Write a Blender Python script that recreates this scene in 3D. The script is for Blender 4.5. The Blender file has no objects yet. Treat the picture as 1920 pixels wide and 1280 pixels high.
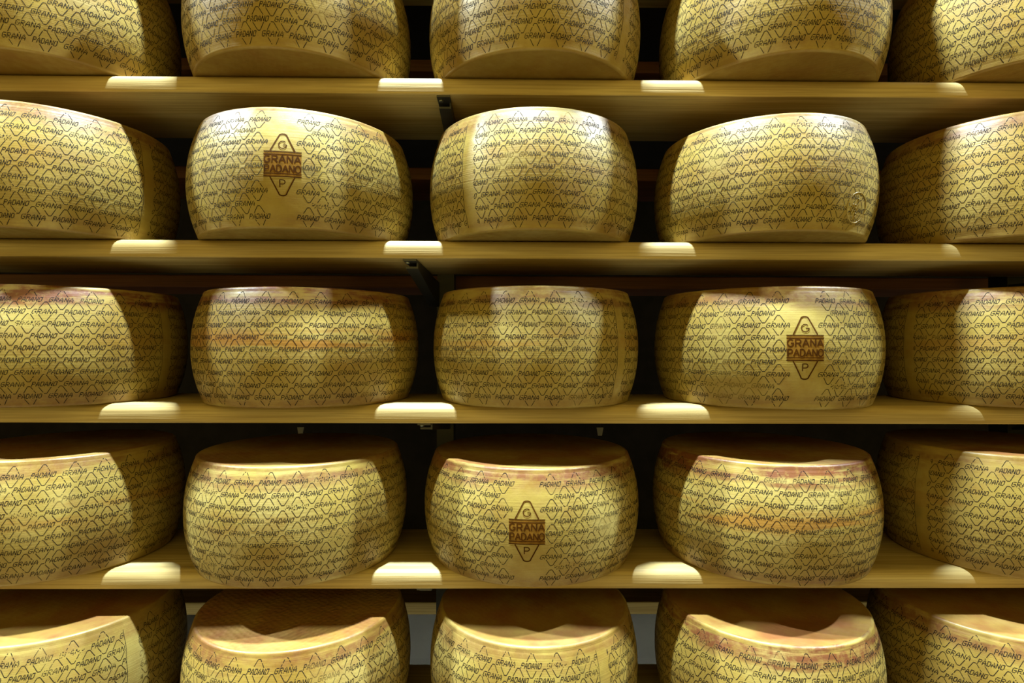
import bpy, bmesh, math, random
from mathutils import Vector, Matrix
R = math.radians
PI = math.pi
scene = bpy.context.scene
col = scene.collection

# ------------------------------------------------------------------ camera
F_PX = 1061.2
cam_d = bpy.data.cameras.new('camera')
cam_d.sensor_width = 36.0
cam_d.lens = F_PX / 1920.0 * 36.0
cam_d.clip_start = 0.02
cam = bpy.data.objects.new('camera', cam_d)
col.objects.link(cam)
YAW, PITCH, ROLL = 0.0099, 0.0066, 0.0031
fw = Vector((math.sin(YAW)*math.cos(PITCH), math.cos(YAW)*math.cos(PITCH), math.sin(PITCH)))
rt = Vector((math.cos(YAW), -math.sin(YAW), 0))
up = rt.cross(fw)
r2 = rt*math.cos(ROLL) + up*math.sin(ROLL)
u2 = up*math.cos(ROLL) - rt*math.sin(ROLL)
CAM_LOC = Vector((-0.0292, -1.1074, 0.1166))
m = Matrix((( r2.x, u2.x, -fw.x, CAM_LOC.x), (r2.y, u2.y, -fw.y, CAM_LOC.y), (r2.z, u2.z, -fw.z, CAM_LOC.z), (0, 0, 0, 1)))
cam.matrix_world = m
scene.camera = cam

# ------------------------------------------------------------------ world, lamps, exposure
world = bpy.data.worlds.new('world')
scene.world = world
world.use_nodes = True
wb = world.node_tree.nodes['Background']
wb.inputs[0].default_value = (1.0, 0.38, 0.36, 1)
wb.inputs[1].default_value = 0.012

def lamp(name, loc, energy, size, color=(1, 1, 1), target=None, spread=None):
    d = bpy.data.lights.new(name, 'AREA')
    d.shape = 'DISK'
    d.size = size
    d.energy = energy
    d.color = color
    if spread: d.spread = spread
    o = bpy.data.objects.new(name, d)
    o.location = loc
    t = Vector(target or (loc[0], loc[1], -2))
    o.rotation_euler = (t - Vector(loc)).to_track_quat('-Z', 'Y').to_euler()
    col.objects.link(o)
    return o

LZ, LY, LE = 3.2, -0.42, 660
lamp('aisle_lamp', (-0.21, LY, LZ), LE, 0.16, (0.78, 0.93, 1.0))
lamp('aisle_lamp', (-3.2, LY, LZ), LE, 0.16, (0.78, 0.93, 1.0))
lamp('aisle_lamp', (2.66, LY, LZ), LE*0.75, 0.16, (0.78, 0.93, 1.0))
for fx in (-1.0, 0.0, 1.0, 2.0):
    lamp('far_aisle_lamp', (fx, 1.75, 1.25), 3.2, 0.3, (0.72, 0.86, 1.0), None, R(50))

scene.view_settings.view_transform = 'Standard'
scene.view_settings.look = 'None'
scene.view_settings.gamma = 1.0
scene.view_settings.exposure = -0.1
scene.view_settings.use_curve_mapping = False

# ------------------------------------------------------------------ helpers
def tag(o, label=None, cat=None, group=None, kind=None):
    if label: o['label'] = label
    if cat: o['category'] = cat
    if group: o['group'] = group
    if kind: o['kind'] = kind
    return o

def empty(name, loc=(0, 0, 0), rz=0.0):
    o = bpy.data.objects.new(name, None)
    o.empty_display_size = 0.05
    o.location = loc
    o.rotation_euler = (0, 0, rz)
    col.objects.link(o)
    return o

def mesh_obj(name, verts, faces, mats, parent=None, mat_ids=None, smooth=None):
    me = bpy.data.meshes.new(name)
    me.from_pydata(verts, [], faces)
    for mt in mats: me.materials.append(mt)
    if mat_ids is not None: me.polygons.foreach_set('material_index', mat_ids)
    if smooth is not None:
        if smooth is True: smooth = [True]*len(faces)
        me.polygons.foreach_set('use_smooth', smooth)
    me.update()
    o = bpy.data.objects.new(name, me)
    col.objects.link(o)
    if parent: o.parent = parent
    return o

class MB:
    def __init__(s): s.v = []; s.f = []; s.sm = []
    def box(s, x0, x1, y0, y1, z0, z1):
        b = len(s.v)
        s.v += [(x, y, z) for z in (z0, z1) for y in (y0, y1) for x in (x0, x1)]
        for q in ((0,2,3,1),(4,5,7,6),(0,1,5,4),(2,6,7,3),(0,4,6,2),(1,3,7,5)):
            s.f.append(tuple(b+i for i in q)); s.sm.append(False)
    def hexa(s, pts):               # 8 corners in the same order as box
        b = len(s.v); s.v += [tuple(p) for p in pts]
        for q in ((0,2,3,1),(4,5,7,6),(0,1,5,4),(2,6,7,3),(0,4,6,2),(1,3,7,5)):
            s.f.append(tuple(b+i for i in q)); s.sm.append(False)
    def extrude_x(s, prof, xs, smooth=True):   # closed (y,z) outline swept along X
        b = len(s.v); n = len(prof)
        for x in xs: s.v += [(x, y, z) for y, z in prof]
        for i in range(len(xs)-1):
            for j in range(n):
                k = (j+1) % n
                s.f.append((b+i*n+j, b+i*n+k, b+(i+1)*n+k, b+(i+1)*n+j)); s.sm.append(smooth)
        s.f.append(tuple(b+j for j in range(n))[::-1]); s.sm.append(False)
        e = b+(len(xs)-1)*n
        s.f.append(tuple(e+j for j in range(n))); s.sm.append(False)
    def cyl(s, c, axis, r, h, n=16):
        b = len(s.v); c = Vector(c); a = Vector(axis).normalized()
        u = a.orthogonal().normalized(); w = a.cross(u)
        for k in (0, h):
            for i in range(n):
                t = 2*PI*i/n
                s.v.append(tuple(c + a*k + (u*math.cos(t)+w*math.sin(t))*r))
        for i in range(n):
            j = (i+1) % n
            s.f.append((b+i, b+j, b+n+j, b+n+i)); s.sm.append(True)
        s.f.append(tuple(b+i for i in range(n))[::-1]); s.sm.append(False)
        s.f.append(tuple(b+n+i for i in range(n))); s.sm.append(False)
    def build(s, name, mat, parent=None):
        o = mesh_obj(name, s.v, s.f, [mat], parent, None, s.sm)
        return o

# ------------------------------------------------------------------ materials
def new_mat(name):
    mt = bpy.data.materials.new(name); mt.use_nodes = True
    nt = mt.node_tree
    return mt, nt, nt.nodes['Principled BSDF']
def N(nt, typ, **kw):
    n = nt.nodes.new(typ)
    for k, v in kw.items(): setattr(n, k, v)
    return n
def L(nt, a, b): nt.links.new(a, b)
def ramp(nt, fac, stops):
    r = N(nt, 'ShaderNodeValToRGB')
    e = r.color_ramp.elements
    e[0].position, e[0].color = stops[0][0], (*stops[0][1], 1)
    e[1].position, e[1].color = stops[-1][0], (*stops[-1][1], 1)
    for p, c in stops[1:-1]:
        x = e.new(p); x.color = (*c, 1)
    L(nt, fac, r.inputs[0]); return r.outputs[0]
def mix(nt, fac, a, b, mode='MIX'):
    n = N(nt, 'ShaderNodeMix', data_type='RGBA', blend_type=mode)
    for sock, v in ((n.inputs[0], fac), (n.inputs[6], a), (n.inputs[7], b)):
        if hasattr(v, 'links'): L(nt, v, sock)
        elif isinstance(v, (tuple, list)): sock.default_value = (*v, 1)
        else: sock.default_value = v
    return n.outputs[2]
def math_(nt, op, a, b=None, clamp=False):
    n = N(nt, 'ShaderNodeMath', operation=op, use_clamp=clamp)
    for sock, v in ((n.inputs[0], a), (n.inputs[1], b)):
        if v is None: continue
        if hasattr(v, 'links'): L(nt, v, sock)
        else: sock.default_value = v
    return n.outputs[0]
def rng(nt, v, a, b, c=0.0, d=1.0):
    n = N(nt, 'ShaderNodeMapRange', interpolation_type='SMOOTHSTEP')
    L(nt, v, n.inputs[0])
    for i, x in enumerate((a, b, c, d)): n.inputs[i+1].default_value = x
    return n.outputs[0]
def noise(nt, vec, scale, detail=4, w=None, rough=0.55, dist=0.0):
    n = N(nt, 'ShaderNodeTexNoise', noise_dimensions='4D' if w is not None else '3D')
    L(nt, vec, n.inputs['Vector'])
    n.inputs['Scale'].default_value = scale
    n.inputs['Detail'].default_value = detail
    n.inputs['Roughness'].default_value = rough
    n.inputs['Distortion'].default_value = dist
    if w is not None: L(nt, w, n.inputs['W'])
    return n.outputs[0]
def mapping(nt, vec, scale):
    n = N(nt, 'ShaderNodeMapping'); L(nt, vec, n.inputs[0]); n.inputs['Scale'].default_value = scale
    return n.outputs[0]

WH = 0.225                      # height of the master wheel
def rind_colour(nt, face=False, red=1.0):
    tc = N(nt, 'ShaderNodeTexCoord').outputs['Object']
    oi = N(nt, 'ShaderNodeObjectInfo')
    w = math_(nt, 'MULTIPLY', oi.outputs['Random'], 37.0)
    sc = N(nt, 'ShaderNodeSeparateColor'); L(nt, oi.outputs['Color'], sc.inputs[0])
    stain_k, warm_k, streak_k = sc.outputs[0], sc.outputs[1], sc.outputs[2]
    big = noise(nt, tc, 7.0, 3, w)
    fine = noise(nt, tc, 60.0, 4, w)
    base = ramp(nt, big, [(0.3, (0.235, 0.155, 0.026)), (0.50, (0.318, 0.241, 0.054)), (0.70, (0.40, 0.332, 0.11))])
    base = mix(nt, rng(nt, fine, 0.35, 0.7, 0.0, 0.35), base, (0.26, 0.165, 0.034))
    base = mix(nt, rng(nt, noise(nt, tc, 22.0, 5, w, 0.6), 0.50, 0.72, 0.0, 0.55), base, (0.27, 0.165, 0.03))
    base = mix(nt, warm_k, base, mix(nt, 1.0, base, (1.0, 0.80, 0.50), 'MULTIPLY'))
    sx = N(nt, 'ShaderNodeSeparateXYZ'); L(nt, tc, sx.inputs[0])
    z = sx.outputs[2]
    flatv = mapping(nt, tc, (5.0, 5.0, 40.0))
    st = noise(nt, flatv, 1.6, 5, w, 0.6)
    if not face:
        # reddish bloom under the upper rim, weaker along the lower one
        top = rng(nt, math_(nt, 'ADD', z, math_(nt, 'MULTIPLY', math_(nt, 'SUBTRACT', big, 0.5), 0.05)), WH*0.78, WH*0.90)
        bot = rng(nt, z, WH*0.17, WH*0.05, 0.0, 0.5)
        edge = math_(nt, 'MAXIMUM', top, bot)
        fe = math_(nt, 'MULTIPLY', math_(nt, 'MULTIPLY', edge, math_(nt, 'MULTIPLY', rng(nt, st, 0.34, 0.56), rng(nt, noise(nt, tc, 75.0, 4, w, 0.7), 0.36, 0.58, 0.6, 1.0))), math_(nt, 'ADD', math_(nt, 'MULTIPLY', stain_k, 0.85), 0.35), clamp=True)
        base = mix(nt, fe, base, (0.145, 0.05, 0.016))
        # orange streaks round the middle
        dz = math_(nt, 'ABSOLUTE', math_(nt, 'SUBTRACT', z, WH*0.55))
        mid = rng(nt, dz, 0.034, 0.006)
        fm = math_(nt, 'MULTIPLY', math_(nt, 'MULTIPLY', mid, rng(nt, noise(nt, flatv, 0.9, 3, w), 0.42, 0.58)), streak_k)
        base = mix(nt, math_(nt, 'MULTIPLY', fm, 0.9), base, (0.29, 0.13, 0.016))
        # small green-grey mould spots
        sp = rng(nt, noise(nt, tc, 17.0, 2, w), 0.66, 0.78, 0.0, 0.45)
        base = mix(nt, sp, base, (0.12, 0.10, 0.03))
    else:
        base = mix(nt, rng(nt, noise(nt, tc, 11.0, 4, w), 0.35, 0.7, 0.28*red, 0.8*red), base, (0.20, 0.062, 0.024))
    return tc, w, base, st, fine

def make_rind(name, face=False, dimple=False, red=1.0):
    mt, nt, b = new_mat(name)
    tc, w, base, st, fine = rind_colour(nt, face, red)
    L(nt, base, b.inputs['Base Color'])
    L(nt, rng(nt, fine, 0.3, 0.7, 0.38, 0.54), b.inputs['Roughness'])
    b.inputs['Specular IOR Level'].default_value = 0.45
    b.inputs['Subsurface Weight'].default_value = 0.0
    if not face:
        lathe = noise(nt, mapping(nt, tc, (1.5, 1.5, 420.0)), 1.0, 3, w)
        h = math_(nt, 'ADD', math_(nt, 'MULTIPLY', lathe, 0.45), noise(nt, tc, 45.0, 3, w))
        d = 0.0012
    else:
        vo = N(nt, 'ShaderNodeTexVoronoi', feature='SMOOTH_F1'); L(nt, tc, vo.inputs['Vector']); vo.inputs['Scale'].default_value = 95.0
        vo.inputs['Randomness'].default_value = 0.35
        h = math_(nt, 'ADD', math_(nt, 'MULTIPLY', vo.outputs[0], -0.8), math_(nt, 'MULTIPLY', noise(nt, tc, 40.0, 3, w), 0.5))
        d = 0.0045 if dimple else 0.0010
    bp = N(nt, 'ShaderNodeBump'); L(nt, h, bp.inputs['Height']); bp.inputs['Distance'].default_value = d
    bp.inputs['Strength'].default_value = 0.6
    L(nt, bp.outputs[0], b.inputs['Normal'])
    return mt
M_RIND = make_rind('cheese_rind')
M_FACE = make_rind('cheese_flat_face', True)
M_BASE = make_rind('cheese_underside', True, False, 0.3)
M_DIMPLE = make_rind('cheese_dimpled_face', True, True)

def make_ink():
    mt, nt, b = new_mat('pricked_lettering')
    tc, w, base, st, fine = rind_colour(nt)
    wear = rng(nt, noise(nt, tc, 14.0, 3, w), 0.55, 0.75, 0.0, 0.65)
    c = mix(nt, 1.0, base, (0.05, 0.05, 0.07), 'MULTIPLY')
    L(nt, mix(nt, wear, c, base), b.inputs['Base Color'])
    b.inputs['Roughness'].default_value = 0.75
    b.inputs['Specular IOR Level'].default_value = 0.25
    return mt
M_INK = make_ink()
def make_brand(name, c):
    mt, nt, b = new_mat(name)
    tc = N(nt, 'ShaderNodeTexCoord').outputs['Object']
    f = noise(nt, tc, 90.0, 4)
    L(nt, mix(nt, rng(nt, f, 0.3, 0.7), c, tuple(x*1.7 for x in c)), b.inputs['Base Color'])
    b.inputs['Roughness'].default_value = 0.6
    b.inputs['Specular IOR Level'].default_value = 0.06
    return mt
M_BURN = make_brand('burnt_line', (0.038, 0.013, 0.001))
M_SCORCH = make_brand('scorched_rind', (0.135, 0.066, 0.008))

def make_wood(name, lo, hi, rough=0.55, knot=(0.09, 0.045, 0.015)):
    mt, nt, b = new_mat(name)
    tc = N(nt, 'ShaderNodeTexCoord').outputs['Object']
    oi = N(nt, 'ShaderNodeObjectInfo')
    w = math_(nt, 'MULTIPLY', oi.outputs['Random'], 23.0)
    v = mapping(nt, tc, (1.3, 26.0, 26.0))
    g1 = noise(nt, v, 1.5, 4, w, 0.6, 0.6)
    g2 = noise(nt, mapping(nt, tc, (2.0, 160.0, 160.0)), 2.0, 3, w)
    c = ramp(nt, g1, [(0.32, lo), (0.55, tuple((a+d)/2 for a, d in zip(lo, hi))), (0.7, hi)])
    c = mix(nt, rng(nt, g2, 0.42, 0.68, 0.0, 0.6), c, tuple(x*0.7 for x in lo))
    vo = N(nt, 'ShaderNodeTexVoronoi', voronoi_dimensions='4D'); L(nt, mapping(nt, tc, (3.0, 9.0, 9.0)), vo.inputs['Vector']); L(nt, w, vo.inputs['W'])
    vo.inputs['Scale'].default_value = 0.9
    c = mix(nt, rng(nt, vo.outputs['Distance'], 0.17, 0.07, 0.0, 0.8), c, knot)
    L(nt, c, b.inputs['Base Color'])
    b.inputs['Roughness'].default_value = rough
    bp = N(nt, 'ShaderNodeBump'); L(nt, g2, bp.inputs['Height']); bp.inputs['Distance'].default_value = 0.0006
    L(nt, bp.outputs[0], b.inputs['Normal'])
    return mt
M_PINE = make_wood('pine_board', (0.40, 0.285, 0.095), (0.66, 0.54, 0.25))
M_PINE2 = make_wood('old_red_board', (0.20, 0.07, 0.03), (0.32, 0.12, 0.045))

def make_plain(name, c, rough=0.6, metal=0.0, var=0.25, scale=8.0):
    mt, nt, b = new_mat(name)
    tc = N(nt, 'ShaderNodeTexCoord').outputs['Object']
    f = noise(nt, tc, scale, 5)
    L(nt, mix(nt, rng(nt, f, 0.3, 0.7), tuple(x*(1-var) for x in c), tuple(min(1, x*(1+var)) for x in c)), b.inputs['Base Color'])
    b.inputs['Roughness'].default_value = rough
    b.inputs['Metallic'].default_value = metal
    return mt
M_STEEL = make_plain('dark_steel', (0.055, 0.055, 0.055), 0.45, 0.3)
M_BOLT = make_plain('zinc_bolt', (0.25, 0.27, 0.25), 0.35, 0.8)
M_FLOOR = make_plain('pale_concrete', (0.10, 0.08, 0.045), 0.6, 0.0, 0.10, 3.0)
M_BLOCKER = make_plain('dark_blocker', (0.02, 0.016, 0.016), 0.9)  # near black, for the added surfaces that block light
M_OCHRE = make_plain('ochre_bounce', (0.255, 0.147, 0.012), 0.9, 0.0, 0.1, 2.0)  # saturated ochre, tints the bounce from the added reflector
M_TAG = make_plain('pale_plastic', (0.55, 0.52, 0.42), 0.5)

# ------------------------------------------------------------------ setting
P, T = 0.3223, 0.0365
FZ = -1.42
mb = MB(); mb.box(-5, 5, -3, 3.2, FZ-0.1, FZ)
tag(mb.build('floor', M_FLOOR), kind='structure')
mb = MB(); mb.box(-5, 5, 3.2, 3.3, FZ, 2.6)
tag(mb.build('dark_backdrop', M_BLOCKER), kind='structure')  # added dark sheet, stops ambient leaking through the gaps from behind
mb = MB(); mb.box(-5, 5, -2.7, -2.6, FZ, 2.6)
tag(mb.build('fill_reflector', M_OCHRE), kind='structure')  # added reflector behind the camera, bounces warm fill onto the rack
mb = MB(); mb.box(-5, 5, 0.02, 3.3, 1.32, 1.42)
tag(mb.build('lamp_blocker', M_BLOCKER), kind='structure')  # added unseen slab, keeps the aisle lamps off the rear boards
mb = MB(); mb.box(-5, 5, 1.42, 1.50, FZ, FZ+0.10)
tag(mb.build('trim_1', M_FLOOR), kind='structure')

# ------------------------------------------------------------------ shelf boards
XS = [-2.1 + 0.14*i for i in range(31)]
def board(y0, y1, mat, zt, r=0.0165):
    zb = zt - T; pr = []
    for i in range(7):
        a = PI/2*i/6
        pr.append((y0 + r - r*math.sin(a), zt - r + r*math.cos(a)))
    q = 0.0025
    for i in range(3):
        a = PI/2*i/2
        pr.append((y0 + q - q*math.cos(a), zb + q - q*math.sin(a)))
    for i in range(3):
        a = PI/2*i/2
        pr.append((y1 - q + q*math.sin(a), zb + q - q*math.cos(a)))
    for i in range(3):
        a = PI/2*i/2
        pr.append((y1 - q + q*math.cos(a), zt - q + q*math.sin(a)))
    mb = MB(); mb.extrude_x(pr, XS)
    o = mb.build('shelf_board', mat)
    return o
zt = lambda i: (3-i)*P
BL = {1: 'pine shelf board across the top of the photo, first from the top',
      2: 'pine shelf board second from the top, with the bolted steel bracket arm under it',
      3: 'pine shelf board across the middle, third from the top, under unstained flat wheels',
      4: 'pine shelf board fourth from the top, whose upper surface shows between the wheels',
      5: 'lowest pine shelf board under the bottom row of wheels, dark between them'}
BL[3] = 'pine shelf board third from the top, just below the middle of the photo'
BL[0] = 'pine shelf board above the top edge of the photo'
for i in range(0, 6):
    o = board(0.0, 0.25, M_PINE, zt(i))
    tag(o, BL[i], 'shelf', 'front shelf boards')
RL = {0: 'dark red board behind the top row of cheese wheels, high in the gaps',
      1: 'dark red board seen in the gaps behind the second row of wheels',
      2: 'dark red board behind the tops of the third row of wheels',
      5: 'dim yellow board at the back between the bottom row of wheels'}
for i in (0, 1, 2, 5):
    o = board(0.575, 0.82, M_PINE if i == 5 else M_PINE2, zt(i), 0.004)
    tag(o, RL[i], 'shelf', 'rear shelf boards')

# ------------------------------------------------------------------ steel rack frame
rack = empty('rack_frame', (-0.2, 0.42, FZ))
tag(rack, 'dark steel rack frame of uprights and bracket arms carrying the shelf boards', 'rack')
def at(o, x, y, z): return (x-o.location.x, y-o.location.y, z-o.location.z)
def rel(mb, o):
    mb.v = [(x-o.location.x, y-o.location.y, z-o.location.z) for x, y, z in mb.v]
    return mb
for ux in (-1.72, -0.19, 1.33):
    mb = MB()
    mb.box(ux-0.022, ux-0.018, 0.39, 0.45, FZ, 1.3)
    mb.box(ux+0.018, ux+0.022, 0.39, 0.45, FZ, 1.3)
    mb.box(ux-0.018, ux+0.018, 0.39, 0.394, FZ, 1.3)
    rel(mb, rack).build('upright', M_STEEL, rack)
    for i in range(1, 6):
        z = zt(i) - T
        ax = ux + {1: 0.035, 2: -0.03}.get(i, 0.0)
        mb = MB()
        # flat foot bolted to the board, web tapering back to the upright
        mb.box(ax-0.013, ax+0.013, 0.004, 0.26, z-0.004, z-0.0002)
        mb.hexa([(ax+0.010, 0.03, z-0.012), (ax+0.013, 0.03, z-0.012), (ax+0.010, 0.392, z-0.065), (ax+0.013, 0.392, z-0.065),
                 (ax+0.010, 0.03, z-0.004), (ax+0.013, 0.03, z-0.004), (ax+0.010, 0.392, z-0.004), (ax+0.013, 0.392, z-0.004)])
        mb.hexa([(ax-0.011, 0.03, z-0.016), (ax+0.013, 0.03, z-0.016), (ax-0.011, 0.392, z-0.069), (ax+0.013, 0.392, z-0.069),
                 (ax-0.011, 0.03, z-0.012), (ax+0.013, 0.03, z-0.012), (ax-0.011, 0.392, z-0.065), (ax+0.013, 0.392, z-0.065)])
        arm = rel(mb, rack).build('bracket_arm', M_STEEL, rack)
        mb = MB(); mb.cyl((ax-0.006, 0.018, z-0.008), (0, 0, 1), 0.005, 0.0045, 6)
        bo = rel(mb, rack).build('bolt', M_BOLT, arm)
for tx, lab in ((-0.646, 'small pale tag hanging in the dark above the second wheel of the fourth row'),
                (0.254, 'small pale tag hanging in the dark above the centre wheel of the fourth row')):
    t = empty('hanging_tag', (tx, 0.60, -0.155))
    tag(t, lab, 'tag', 'pale hanging tags')
    mb = MB(); mb.hexa([(-0.006, -0.002, 0), (0.006, -0.002, 0), (-0.006, 0.002, 0), (0.006, 0.002, 0),
                        (-0.010, -0.002, 0.024), (0.010, -0.002, 0.024), (-0.010, 0.002, 0.024), (0.010, 0.002, 0.024)])
    mb.build('plate', M_TAG, t)
    mb = MB(); mb.cyl((0, 0, 0.022), (0, 0, 1), 0.0012, 0.30, 8)
    mb.build('cord', M_STEEL, t)

# ------------------------------------------------------------------ master cheese wheel
R0, RR = 0.22, 0.893
RIM = R0*RR
CORNER = 0.006
def rad(z):                     # barrel radius at height z
    t = abs((z-WH/2)/(WH/2))
    return R0 - (R0-RIM-0.0012)*t**2.1
def side_profile():
    pr = []
    # lower corner
    pc = rad(CORNER)
    for i in range(6):
        a = PI/2*(1-i/5)
        pr.append((pc - CORNER + CORNER*math.cos(a), CORNER - CORNER*math.sin(a)))
    n = 26
    for i in range(1, n):
        z = CORNER + (WH-2*CORNER)*i/n
        pr.append((rad(z), z))
        if i == n-1:            # shallow crease under the rim
            pr.append((rad(WH-0.0105)-0.0000, WH-0.0105))
            pr.append((rad(WH-0.0095)-0.0002, WH-0.0095))
            pr.append((rad(WH-0.0085), WH-0.0085))
    for i in range(6):
        a = PI/2*i/5
        pr.append((pc - CORNER + CORNER*math.cos(a), WH - CORNER + CORNER*math.sin(a)))
    # sort out any overlap at the crease
    out = [pr[0]]
    for q in pr[1:]:
        if q[1] > out[-1][1] + 1e-5 or q[0] < out[-1][0]: out.append(q)
    return out
PROF = side_profile()
SEG = 192
def surf(s, z, off=0.0):        # arc length s (front = 0, positive to the viewer's right)
    a = s/R0
    r = rad(z) + off
    return (r*math.sin(a), -r*math.cos(a), z)

FONT = {
 'G': ['.####', '#....', '#....', '#.###', '#...#', '#...#', '.###.'],
 'R': ['####.', '#...#', '#...#', '####.', '#.#..', '#..#.', '#...#'],
 'A': ['..#..', '.#.#.', '.#.#.', '#...#', '#####', '#...#', '#...#'],
 'N': ['#...#', '##..#', '##..#', '#.#.#', '#..##', '#..##', '#...#'],
 'P': ['####.', '#...#', '#...#', '####.', '#....', '#....', '#....'],
 'D': ['####.', '#...#', '#...#', '#...#', '#...#', '#...#', '####.'],
 'O': ['.####', '#...#', '#...#', '#...#', '#...#', '#...#', '####.'],
}
PITCH_W = 2*PI*R0/28
ROWS = 9
def word_dots(w):
    pts = []
    colp = 0.0385/(len(w)*6.1-1)
    for li, ch in enumerate(w):
        for r_, line in enumerate(FONT[ch]):
            for c_, k in enumerate(line):
                if k == '#':
                    y = (3-r_)*0.00125
                    x = (li*6.1+c_)*colp - 0.0385/2 + y*0.35
                    pts.append((x, y))
    return pts
def diamond_dots():             # open lozenge: a rounded peak above the word, a rounded trough below it
    pts = []
    hw, hb, ht, aw = 0.0092, 0.0064, 0.0176, 0.0030
    n = 7
    for i in range(n):
        t = i/(n-1)
        pts.append((hw + (aw-hw)*t, hb + (ht-0.0012-hb)*t, 1))
    pts += [(0.0012, ht, 0)]
    up_ = pts + [(-x, y, -k) for x, y, k in pts]
    return up_ + [(x, -y, -k) for x, y, k in up_]
WORDS = [word_dots('GRANA'), word_dots('PADANO')]
DIAM = diamond_dots()

def make_side(name, mode, seed):
    rnd = random.Random(seed)
    v, f, mi, sm = [], [], [], []
    n = len(PROF)
    for i in range(SEG):
        a = 2*PI*i/SEG
        ca, sa = math.cos(a), math.sin(a)
        v += [(r*sa, -r*ca, z) for r, z in PROF]
    for i in range(SEG):
        j = (i+1) % SEG
        for k in range(n-1):
            f.append((i*n+k, j*n+k, j*n+k+1, i*n+k+1)); mi.append(0); sm.append(True)
    def dot(s, z, w, h, sh=0.0):
        # the pricked dot, laid on the rind
        if mode == 'seam' and abs(s) < 0.013: return
        if z < 0.006 or z > WH-0.0085: return
        b = len(v)
        v.extend((surf(s-w/2-sh, z-h/2, 0.00022), surf(s+w/2-sh, z-h/2, 0.00022), surf(s+w/2+sh, z+h/2, 0.00022), surf(s-w/2+sh, z+h/2, 0.00022)))
        f.append((b, b+1, b+2, b+3)); mi.append(1); sm.append(False)
    rowp = 0.0221
    z0 = 0.0208
    for r_ in range(ROWS):
        zc = z0 + r_*rowp
        for k in range(28):
            s = (k - 14 + (0.5 if r_ % 2 else 0.0))*PITCH_W
            if mode == 'brand':
                if abs(s) < 0.045: continue
                s -= math.copysign(0.006, s)
            wi = (k + (r_//2)) % 2
            drop = rnd.random() < 0.03
            for (x, y) in WORDS[wi]:
                if rnd.random() < (0.5 if drop else 0.03): continue
                dot(s+x, zc+y, 0.00116, 0.00130, 0.00018)
            for (x, y, sl) in DIAM:
                if rnd.random() < 0.04: continue
                if y > 0 and r_ == ROWS-1 and rnd.random() < 0.2: continue
                dot(s+x, zc+y, 0.00135 if sl else 0.0023, 0.00165 if sl else 0.0013, -0.00042*sl)
    if mode == 'seam':          # edge of the marking band
        for i in range(40):
            za, zb = 0.012 + (WH-0.03)*i/40, 0.012 + (WH-0.03)*(i+1)/40
            b = len(v)
            sa = -0.0125 + 0.0006*math.sin(i*0.6); sb = -0.0125 + 0.0006*math.sin((i+1)*0.6)
            v.extend((surf(sa, za, 0.00025), surf(sa+0.0009, za, 0.00025), surf(sb+0.0009, zb, 0.00025), surf(sb, zb, 0.00025)))
            f.append((b, b+1, b+2, b+3)); mi.append(1); sm.append(False)
    return mesh_obj(name, v, f, [M_RIND, M_INK], None, mi, sm)

def make_face(name, z, s, mat=None):
    v, f = [], []
    r0 = PROF[-1][0]
    rings = [r0, r0*0.985, r0*0.9, r0*0.7, r0*0.4, r0*0.15]
    for k, r_ in enumerate(rings):
        dz = [0, 0.0, -0.0004, -0.0008, -0.0010, -0.0010][k]
        for i in range(SEG//2):
            a = 2*PI*i/(SEG//2)
            v.append((r_*math.sin(a), -r_*math.cos(a), z + s*dz))
    n = SEG//2
    for k in range(len(rings)-1):
        for i in range(n):
            j = (i+1) % n
            q = (k*n+i, k*n+j, (k+1)*n+j, (k+1)*n+i)
            f.append(q if s > 0 else q[::-1])
    c = len(v); v.append((0, 0, z - s*0.001))
    for i in range(n):
        q = ((len(rings)-1)*n+i, (len(rings)-1)*n+(i+1) % n, c)
        f.append(q if s > 0 else q[::-1])
    return mesh_obj(name, v, f, [mat or M_FACE], None, None, True)

# burnt brand: strokes laid along the bulging rind
def ribbon(v, f, pts, w, off, closed=False):
    n = len(pts)
    b = len(v)
    for i, (s, z) in enumerate(pts):
        a = pts[(i-1) % n] if (closed or i > 0) else pts[i]
        c = pts[(i+1) % n] if (closed or i < n-1) else pts[i]
        t = Vector((c[0]-a[0], c[1]-a[1]))
        t = t.normalized() if t.length > 0 else Vector((1, 0))
        nx, nz = -t.y*w/2, t.x*w/2
        v.append(surf(s-nx, z-nz, off)); v.append(surf(s+nx, z+nz, off))
    for i in range(n if closed else n-1):
        j = (i+1) % n
        f.append((b+2*i, b+2*j, b+2*j+1, b+2*i+1))
def subdiv(pts, step=0.002):
    out = [pts[0]]
    for a, c in zip(pts, pts[1:]):
        d = math.hypot(c[0]-a[0], c[1]-a[1]); k = max(1, int(d/step))
        for i in range(1, k+1): out.append((a[0]+(c[0]-a[0])*i/k, a[1]+(c[1]-a[1])*i/k))
    return out
def arc(cx, cy, rx, ry, a0, a1, n=14):
    return [(cx+rx*math.cos(R(a0+(a1-a0)*i/n)), cy+ry*math.sin(R(a0+(a1-a0)*i/n))) for i in range(n+1)]
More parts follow.
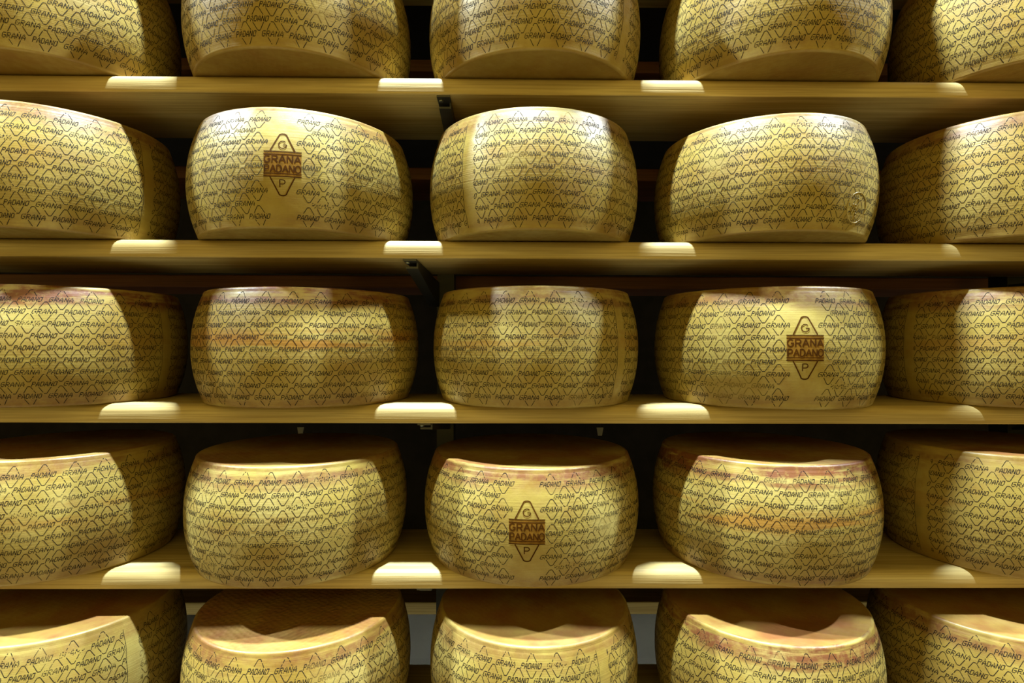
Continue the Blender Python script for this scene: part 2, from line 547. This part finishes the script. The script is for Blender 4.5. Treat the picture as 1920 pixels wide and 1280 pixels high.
def letter(ch):                 # unit box, x 0..1, y 0..1
    if ch == 'G': return [arc(.5, .5, .48, .5, 45, 350) + [(.97, .48), (.55, .48)]]
    if ch == 'R': return [[(.08, 0), (.08, 1), (.5, 1)] + arc(.55, .74, .35, .26, 90, -90, 8) + [(.08, .48)], [(.5, .48), (.95, 0)]]
    if ch == 'A': return [[(0, 0), (.5, 1), (1, 0)], [(.2, .36), (.8, .36)]]
    if ch == 'N': return [[(.08, 0), (.08, 1), (.92, 0), (.92, 1)]]
    if ch == 'P': return [[(.1, 0), (.1, 1), (.5, 1)] + arc(.55, .72, .35, .28, 90, -90, 8) + [(.1, .44)]]
    if ch == 'D': return [[(.08, 0), (.08, 1), (.4, 1)] + arc(.4, .5, .52, .5, 90, -90, 12) + [(.08, 0)]]
    if ch == 'O': return [arc(.5, .5, .5, .5, 0, 360, 20)]
    if ch == '0': return [arc(.5, .5, .42, .5, 0, 360, 20)]
    if ch == '3': return [arc(.45, .75, .4, .25, 150, -90, 10) + arc(.45, .25, .45, .25, 90, -150, 10)]
    if ch == '/': return [[(.1, 0), (.9, 1)]]
    if ch == '1': return [[(.2, .8), (.5, 1), (.5, 0)]]
    if ch == '2': return [arc(.5, .7, .42, .3, 160, -20, 10) + [(.05, 0), (.95, 0)]]
    return []
def write(v, f, txt, s0, s1, zb, h, w, off, gap=0.22):
    n = len(txt); cw = (s1-s0)/(n + (n-1)*gap)
    for i, ch in enumerate(txt):
        x = s0 + i*cw*(1+gap)
        for st in letter(ch):
            ribbon(v, f, subdiv([(x+a*cw, zb+b*h) for a, b in st], 0.0012), w, off)
def make_brand_mark():
    zc = WH/2
    root = None
    v, f = [], []
    # scorched field between the bars
    for i in range(12):
        for j in range(9):
            sa, sb = -0.031+0.062*i/12, -0.031+0.062*(i+1)/12
            za, zb = zc-0.0215+0.043*j/9, zc-0.0215+0.043*(j+1)/9
            b = len(v); v += [surf(sa, za, 0.00035), surf(sb, za, 0.00035), surf(sb, zb, 0.00035), surf(sa, zb, 0.00035)]
            f.append((b, b+1, b+2, b+3))
    nf = len(f)
    O = 0.0006
    for z in (0.0225, 0.0175, -0.0175, -0.0225):
        ribbon(v, f, subdiv([(-0.0315, zc+z), (0.0315, zc+z)]), 0.0017, O)
    for sg in (1, -1):
        pts = [(-0.0205, zc+sg*0.0235), (-0.0065, zc+sg*0.0525)] + [(0.0065*math.cos(R(a)), zc+sg*(0.0525+0.0035*math.sin(R(a)))) for a in range(165, 0, -15)] + [(0.0065, zc+sg*0.0525), (0.0205, zc+sg*0.0235)]
        ribbon(v, f, subdiv(pts), 0.0021, O)
    write(v, f, 'GRANA', -0.030, 0.030, zc+0.0025, 0.0125, 0.0023, O)
    write(v, f, 'PADANO', -0.030, 0.030, zc-0.0150, 0.0125, 0.0022, O, 0.16)
    write(v, f, 'G', -0.0068, 0.0068, zc+0.0285, 0.0135, 0.0017, O)
    write(v, f, 'P', -0.0055, 0.0055, zc-0.0415, 0.0130, 0.0017, O)
    mi = [0]*nf + [1]*(len(f)-nf)
    o = mesh_obj('brand_mark', v, f, [M_SCORCH, M_BURN], None, mi)
    o['label'] = 'dark brown burnt lozenge brand'
    return o
def make_stamp():
    v, f = [], []
    zc, rr = 0.047, 0.0275
    def ridge(pts, w, closed=False):
        n = len(pts); b = len(v)
        for i, (s, z) in enumerate(pts):
            a = pts[(i-1) % n] if (closed or i) else pts[i]
            c = pts[(i+1) % n] if (closed or i < n-1) else pts[i]
            t = Vector((c[0]-a[0], c[1]-a[1])).normalized()
            for k, h in ((-1, 0.0001), (-.45, 0.0009), (.45, 0.0009), (1, 0.0001)):
                v.append(surf(s - t.y*w*k, z + t.x*w*k, h))
        for i in range(n if closed else n-1):
            j = (i+1) % n
            for k in range(3): f.append((b+4*i+k, b+4*j+k, b+4*j+k+1, b+4*i+k+1))
    ridge(arc(0, zc, rr, rr, 0, 354, 59), 0.0011, True)
    for txt, s0, s1, zb, h in (('03/', -0.016, 0.004, zc-0.006, 0.0115), ('1', -0.003, 0.003, zc+0.011, 0.006), ('2', -0.004, 0.002, zc-0.017, 0.007)):
        n = len(txt); cw = (s1-s0)/(n+(n-1)*.22)
        for i, ch in enumerate(txt):
            for st in letter(ch):
                ridge(subdiv([(s0+i*cw*1.22+a*cw, zb+b*h) for a, b in st], 0.0015), 0.0008)
    return mesh_obj('date_stamp', v, f, [M_RIND], None, None, True)

SIDE = {k: make_side('side_rind', k, i) for i, k in enumerate(('plain', 'seam', 'brand'))}
TOP = make_face('top_face', WH, 1)
DIMP = make_face('top_face', WH, 1, M_DIMPLE)
BOT = make_face('bottom_face', 0.0, -1, M_BASE)
BRAND = make_brand_mark()
STAMP = make_stamp()

# row, column, centre x, centre y, radius, height, kind, turn (rad), (stain, warmth, streak), label
G = 'cheese wheels on the rack'
WHEELS = [
 (1,1,-0.9690,0.0995,0.2141,0.2320,'plain', 0.3,(.2,.35,.2), 'cheese wheel at the left end of the top shelf, cut by the frame corner'),
 (1,2,-0.4658,0.1048,0.2263,0.2320,'plain', 1.9,(.2,.35,.1), 'second cheese wheel from the left on the top shelf, showing a rounded flat underside'),
 (1,3, 0.0282,0.0993,0.2217,0.2320,'seam', 0.86,(.2,.35,.1), 'centre cheese wheel of the five on the top shelf'),
 (1,4, 0.5284,0.0992,0.2244,0.2320,'plain', 2.7,(.3,.30,.1), 'fourth cheese wheel from the left on the top shelf, left flank in shadow'),
 (1,5, 1.0365,0.0858,0.2121,0.2320,'plain', 5.1,(.3,.35,.2), 'cheese wheel at the right end of the top shelf, cut by the frame corner'),
 (2,1,-0.9631,0.0923,0.2128,0.2286,'seam',  1.35,(.5,.15,.2), 'cheese wheel at the left end of the second shelf, shining top, cut by the frame'),
 (2,2,-0.4559,0.1005,0.2234,0.2171,'brand', 0.16,(.35,.1,.0), 'cheese wheel with a burnt lozenge brand on the second shelf from the top'),
 (2,3, 0.0269,0.0986,0.2180,0.2226,'seam', -0.63,(.35,.1,.3), 'unbranded centre wheel of the second shelf, a vertical seam on its left side'),
 (2,4, 0.5095,0.0959,0.2170,0.2145,'plain', 3.3,(.2,.15,.2), 'cheese wheel with a round embossed stamp low on its right side'),
 (2,5, 1.0204,0.1004,0.2152,0.2320,'plain', 1.2,(.5,.40,.3), 'cheese wheel at the right end of the second shelf, cut by the frame'),
 (3,1,-0.9670,0.1252,0.2171,0.2255,'seam',  1.47,(.9,.10,.2), 'cheese wheel at the left end of the third shelf, cut by the frame'),
 (3,2,-0.4558,0.1361,0.2307,0.2226,'plain', 2.2,(.8,.20,1.), 'unbranded wheel on the third shelf with an orange middle streak, second from left'),
 (3,3, 0.0337,0.1319,0.2204,0.2269,'seam',  0.80,(.5,.05,.5), 'centre wheel of the third shelf with crisp dark lettering and a seam at right'),
 (3,4, 0.5296,0.1275,0.2275,0.2268,'brand',-0.10,(.5,.05,.0), 'cheese wheel with a burnt lozenge brand on the third shelf, right of centre'),
 (3,5, 1.0421,0.1296,0.2127,0.2320,'seam', -1.42,(.6,.25,.4), 'cheese wheel at the right end of the third shelf, cut by the frame'),
 (4,1,-0.9672,0.1187,0.2172,0.2269,'plain', 0.7,(.4,.15,.6), 'cheese wheel at the left end of the fourth shelf, cut by the frame'),
 (4,2,-0.4667,0.1139,0.2211,0.2195,'plain', 3.9,(.5,.10,.2), 'unbranded wheel second from left on the fourth shelf, glossy upper rim'),
 (4,3, 0.0252,0.1254,0.2284,0.2157,'brand',-0.075,(.7,.10,.0), 'cheese wheel with a burnt lozenge brand at the centre of the fourth shelf'),
 (4,4, 0.5223,0.1194,0.2258,0.2226,'plain', 1.5,(1.,.10,.9), 'wheel on the fourth shelf, dark red stains under its rim, beside a branded one'),
 (4,5, 1.0326,0.1241,0.2137,0.2320,'seam', -1.26,(.3,.20,.3), 'cheese wheel at the right end of the fourth shelf, cut by the frame'),
 (5,1,-0.9419,0.0851,0.2168,0.2320,'seam',  1.14,(.1,.10,.1), 'cheese wheel at the bottom left corner of the photo, top in shade'),
 (5,2,-0.4510,0.0793,0.2208,0.2282,'plain', 5.6,(.5,.40,.1), 'second cheese wheel from the left in the bottom row, dimpled pale patch on its top'),
 (5,3, 0.0292,0.0835,0.2137,0.2308,'seam',  0.61,(.2,.15,.1), 'centre cheese wheel of the bottom row, a seam on its right'),
 (5,4, 0.5114,0.0834,0.2194,0.2324,'plain', 2.4,(.8,.25,.1), 'fourth cheese wheel from the left in the bottom row, reddish stains under its rim'),
 (5,5, 0.9905,0.0865,0.2182,0.2320,'plain', 4.6,(.6,.25,.1), 'cheese wheel at the bottom right corner of the photo, mostly shaded'),
]
for c_ in range(5):                # the row above, out of the frame, shades the top shelf as the others do
    WHEELS.append((0, c_+1, -0.966+0.497*c_, 0.10, 0.219, 0.228, 'plain', 1.3*c_, (.3,.2,.2), 'cheese wheel of the row above the top edge of the photo'))
for r_ in range(6):                # the neighbours to either side, also out of the frame
    for sx, side in ((-1, 'left'), (1, 'right')):
        WHEELS.append((r_, 0 if sx < 0 else 6, 0.03+sx*1.495, 0.11, 0.217, 0.226, 'plain', 0.9*r_+sx, (.3,.2,.2), 'cheese wheel of the column beyond the %s edge of the photo' % side))
used = set()
def part(src, root, colr):
    if src.name in used:
        o = src.copy(); col.objects.link(o)
    else:
        o = src; used.add(src.name)
    o.parent = root
    o.color = (*colr, 1)
    return o
for row, c_, cx, cy, rad_, h, kind, turn, colr, lab in WHEELS:
    root = empty('cheese_wheel', (cx, cy, zt(row)), turn)
    grp = G if row and 0 < c_ < 6 else 'cheese wheels outside the frame to the left' if c_ == 0 else 'cheese wheels outside the frame to the right' if c_ == 6 else 'cheese wheels above the frame'
    k = rad_/R0
    root.scale = (k, k, h/WH)
    tag(root, lab, 'cheese', grp)
    part(SIDE[kind], root, colr)
    part(DIMP if (row, c_) == (5, 2) else TOP, root, colr)
    part(BOT, root, colr)
    if kind == 'brand': part(BRAND, root, colr)
    if (row, c_) == (2, 4):
        s = part(STAMP, root, colr)
        s.rotation_euler = (0, 0, 0.47 - turn)
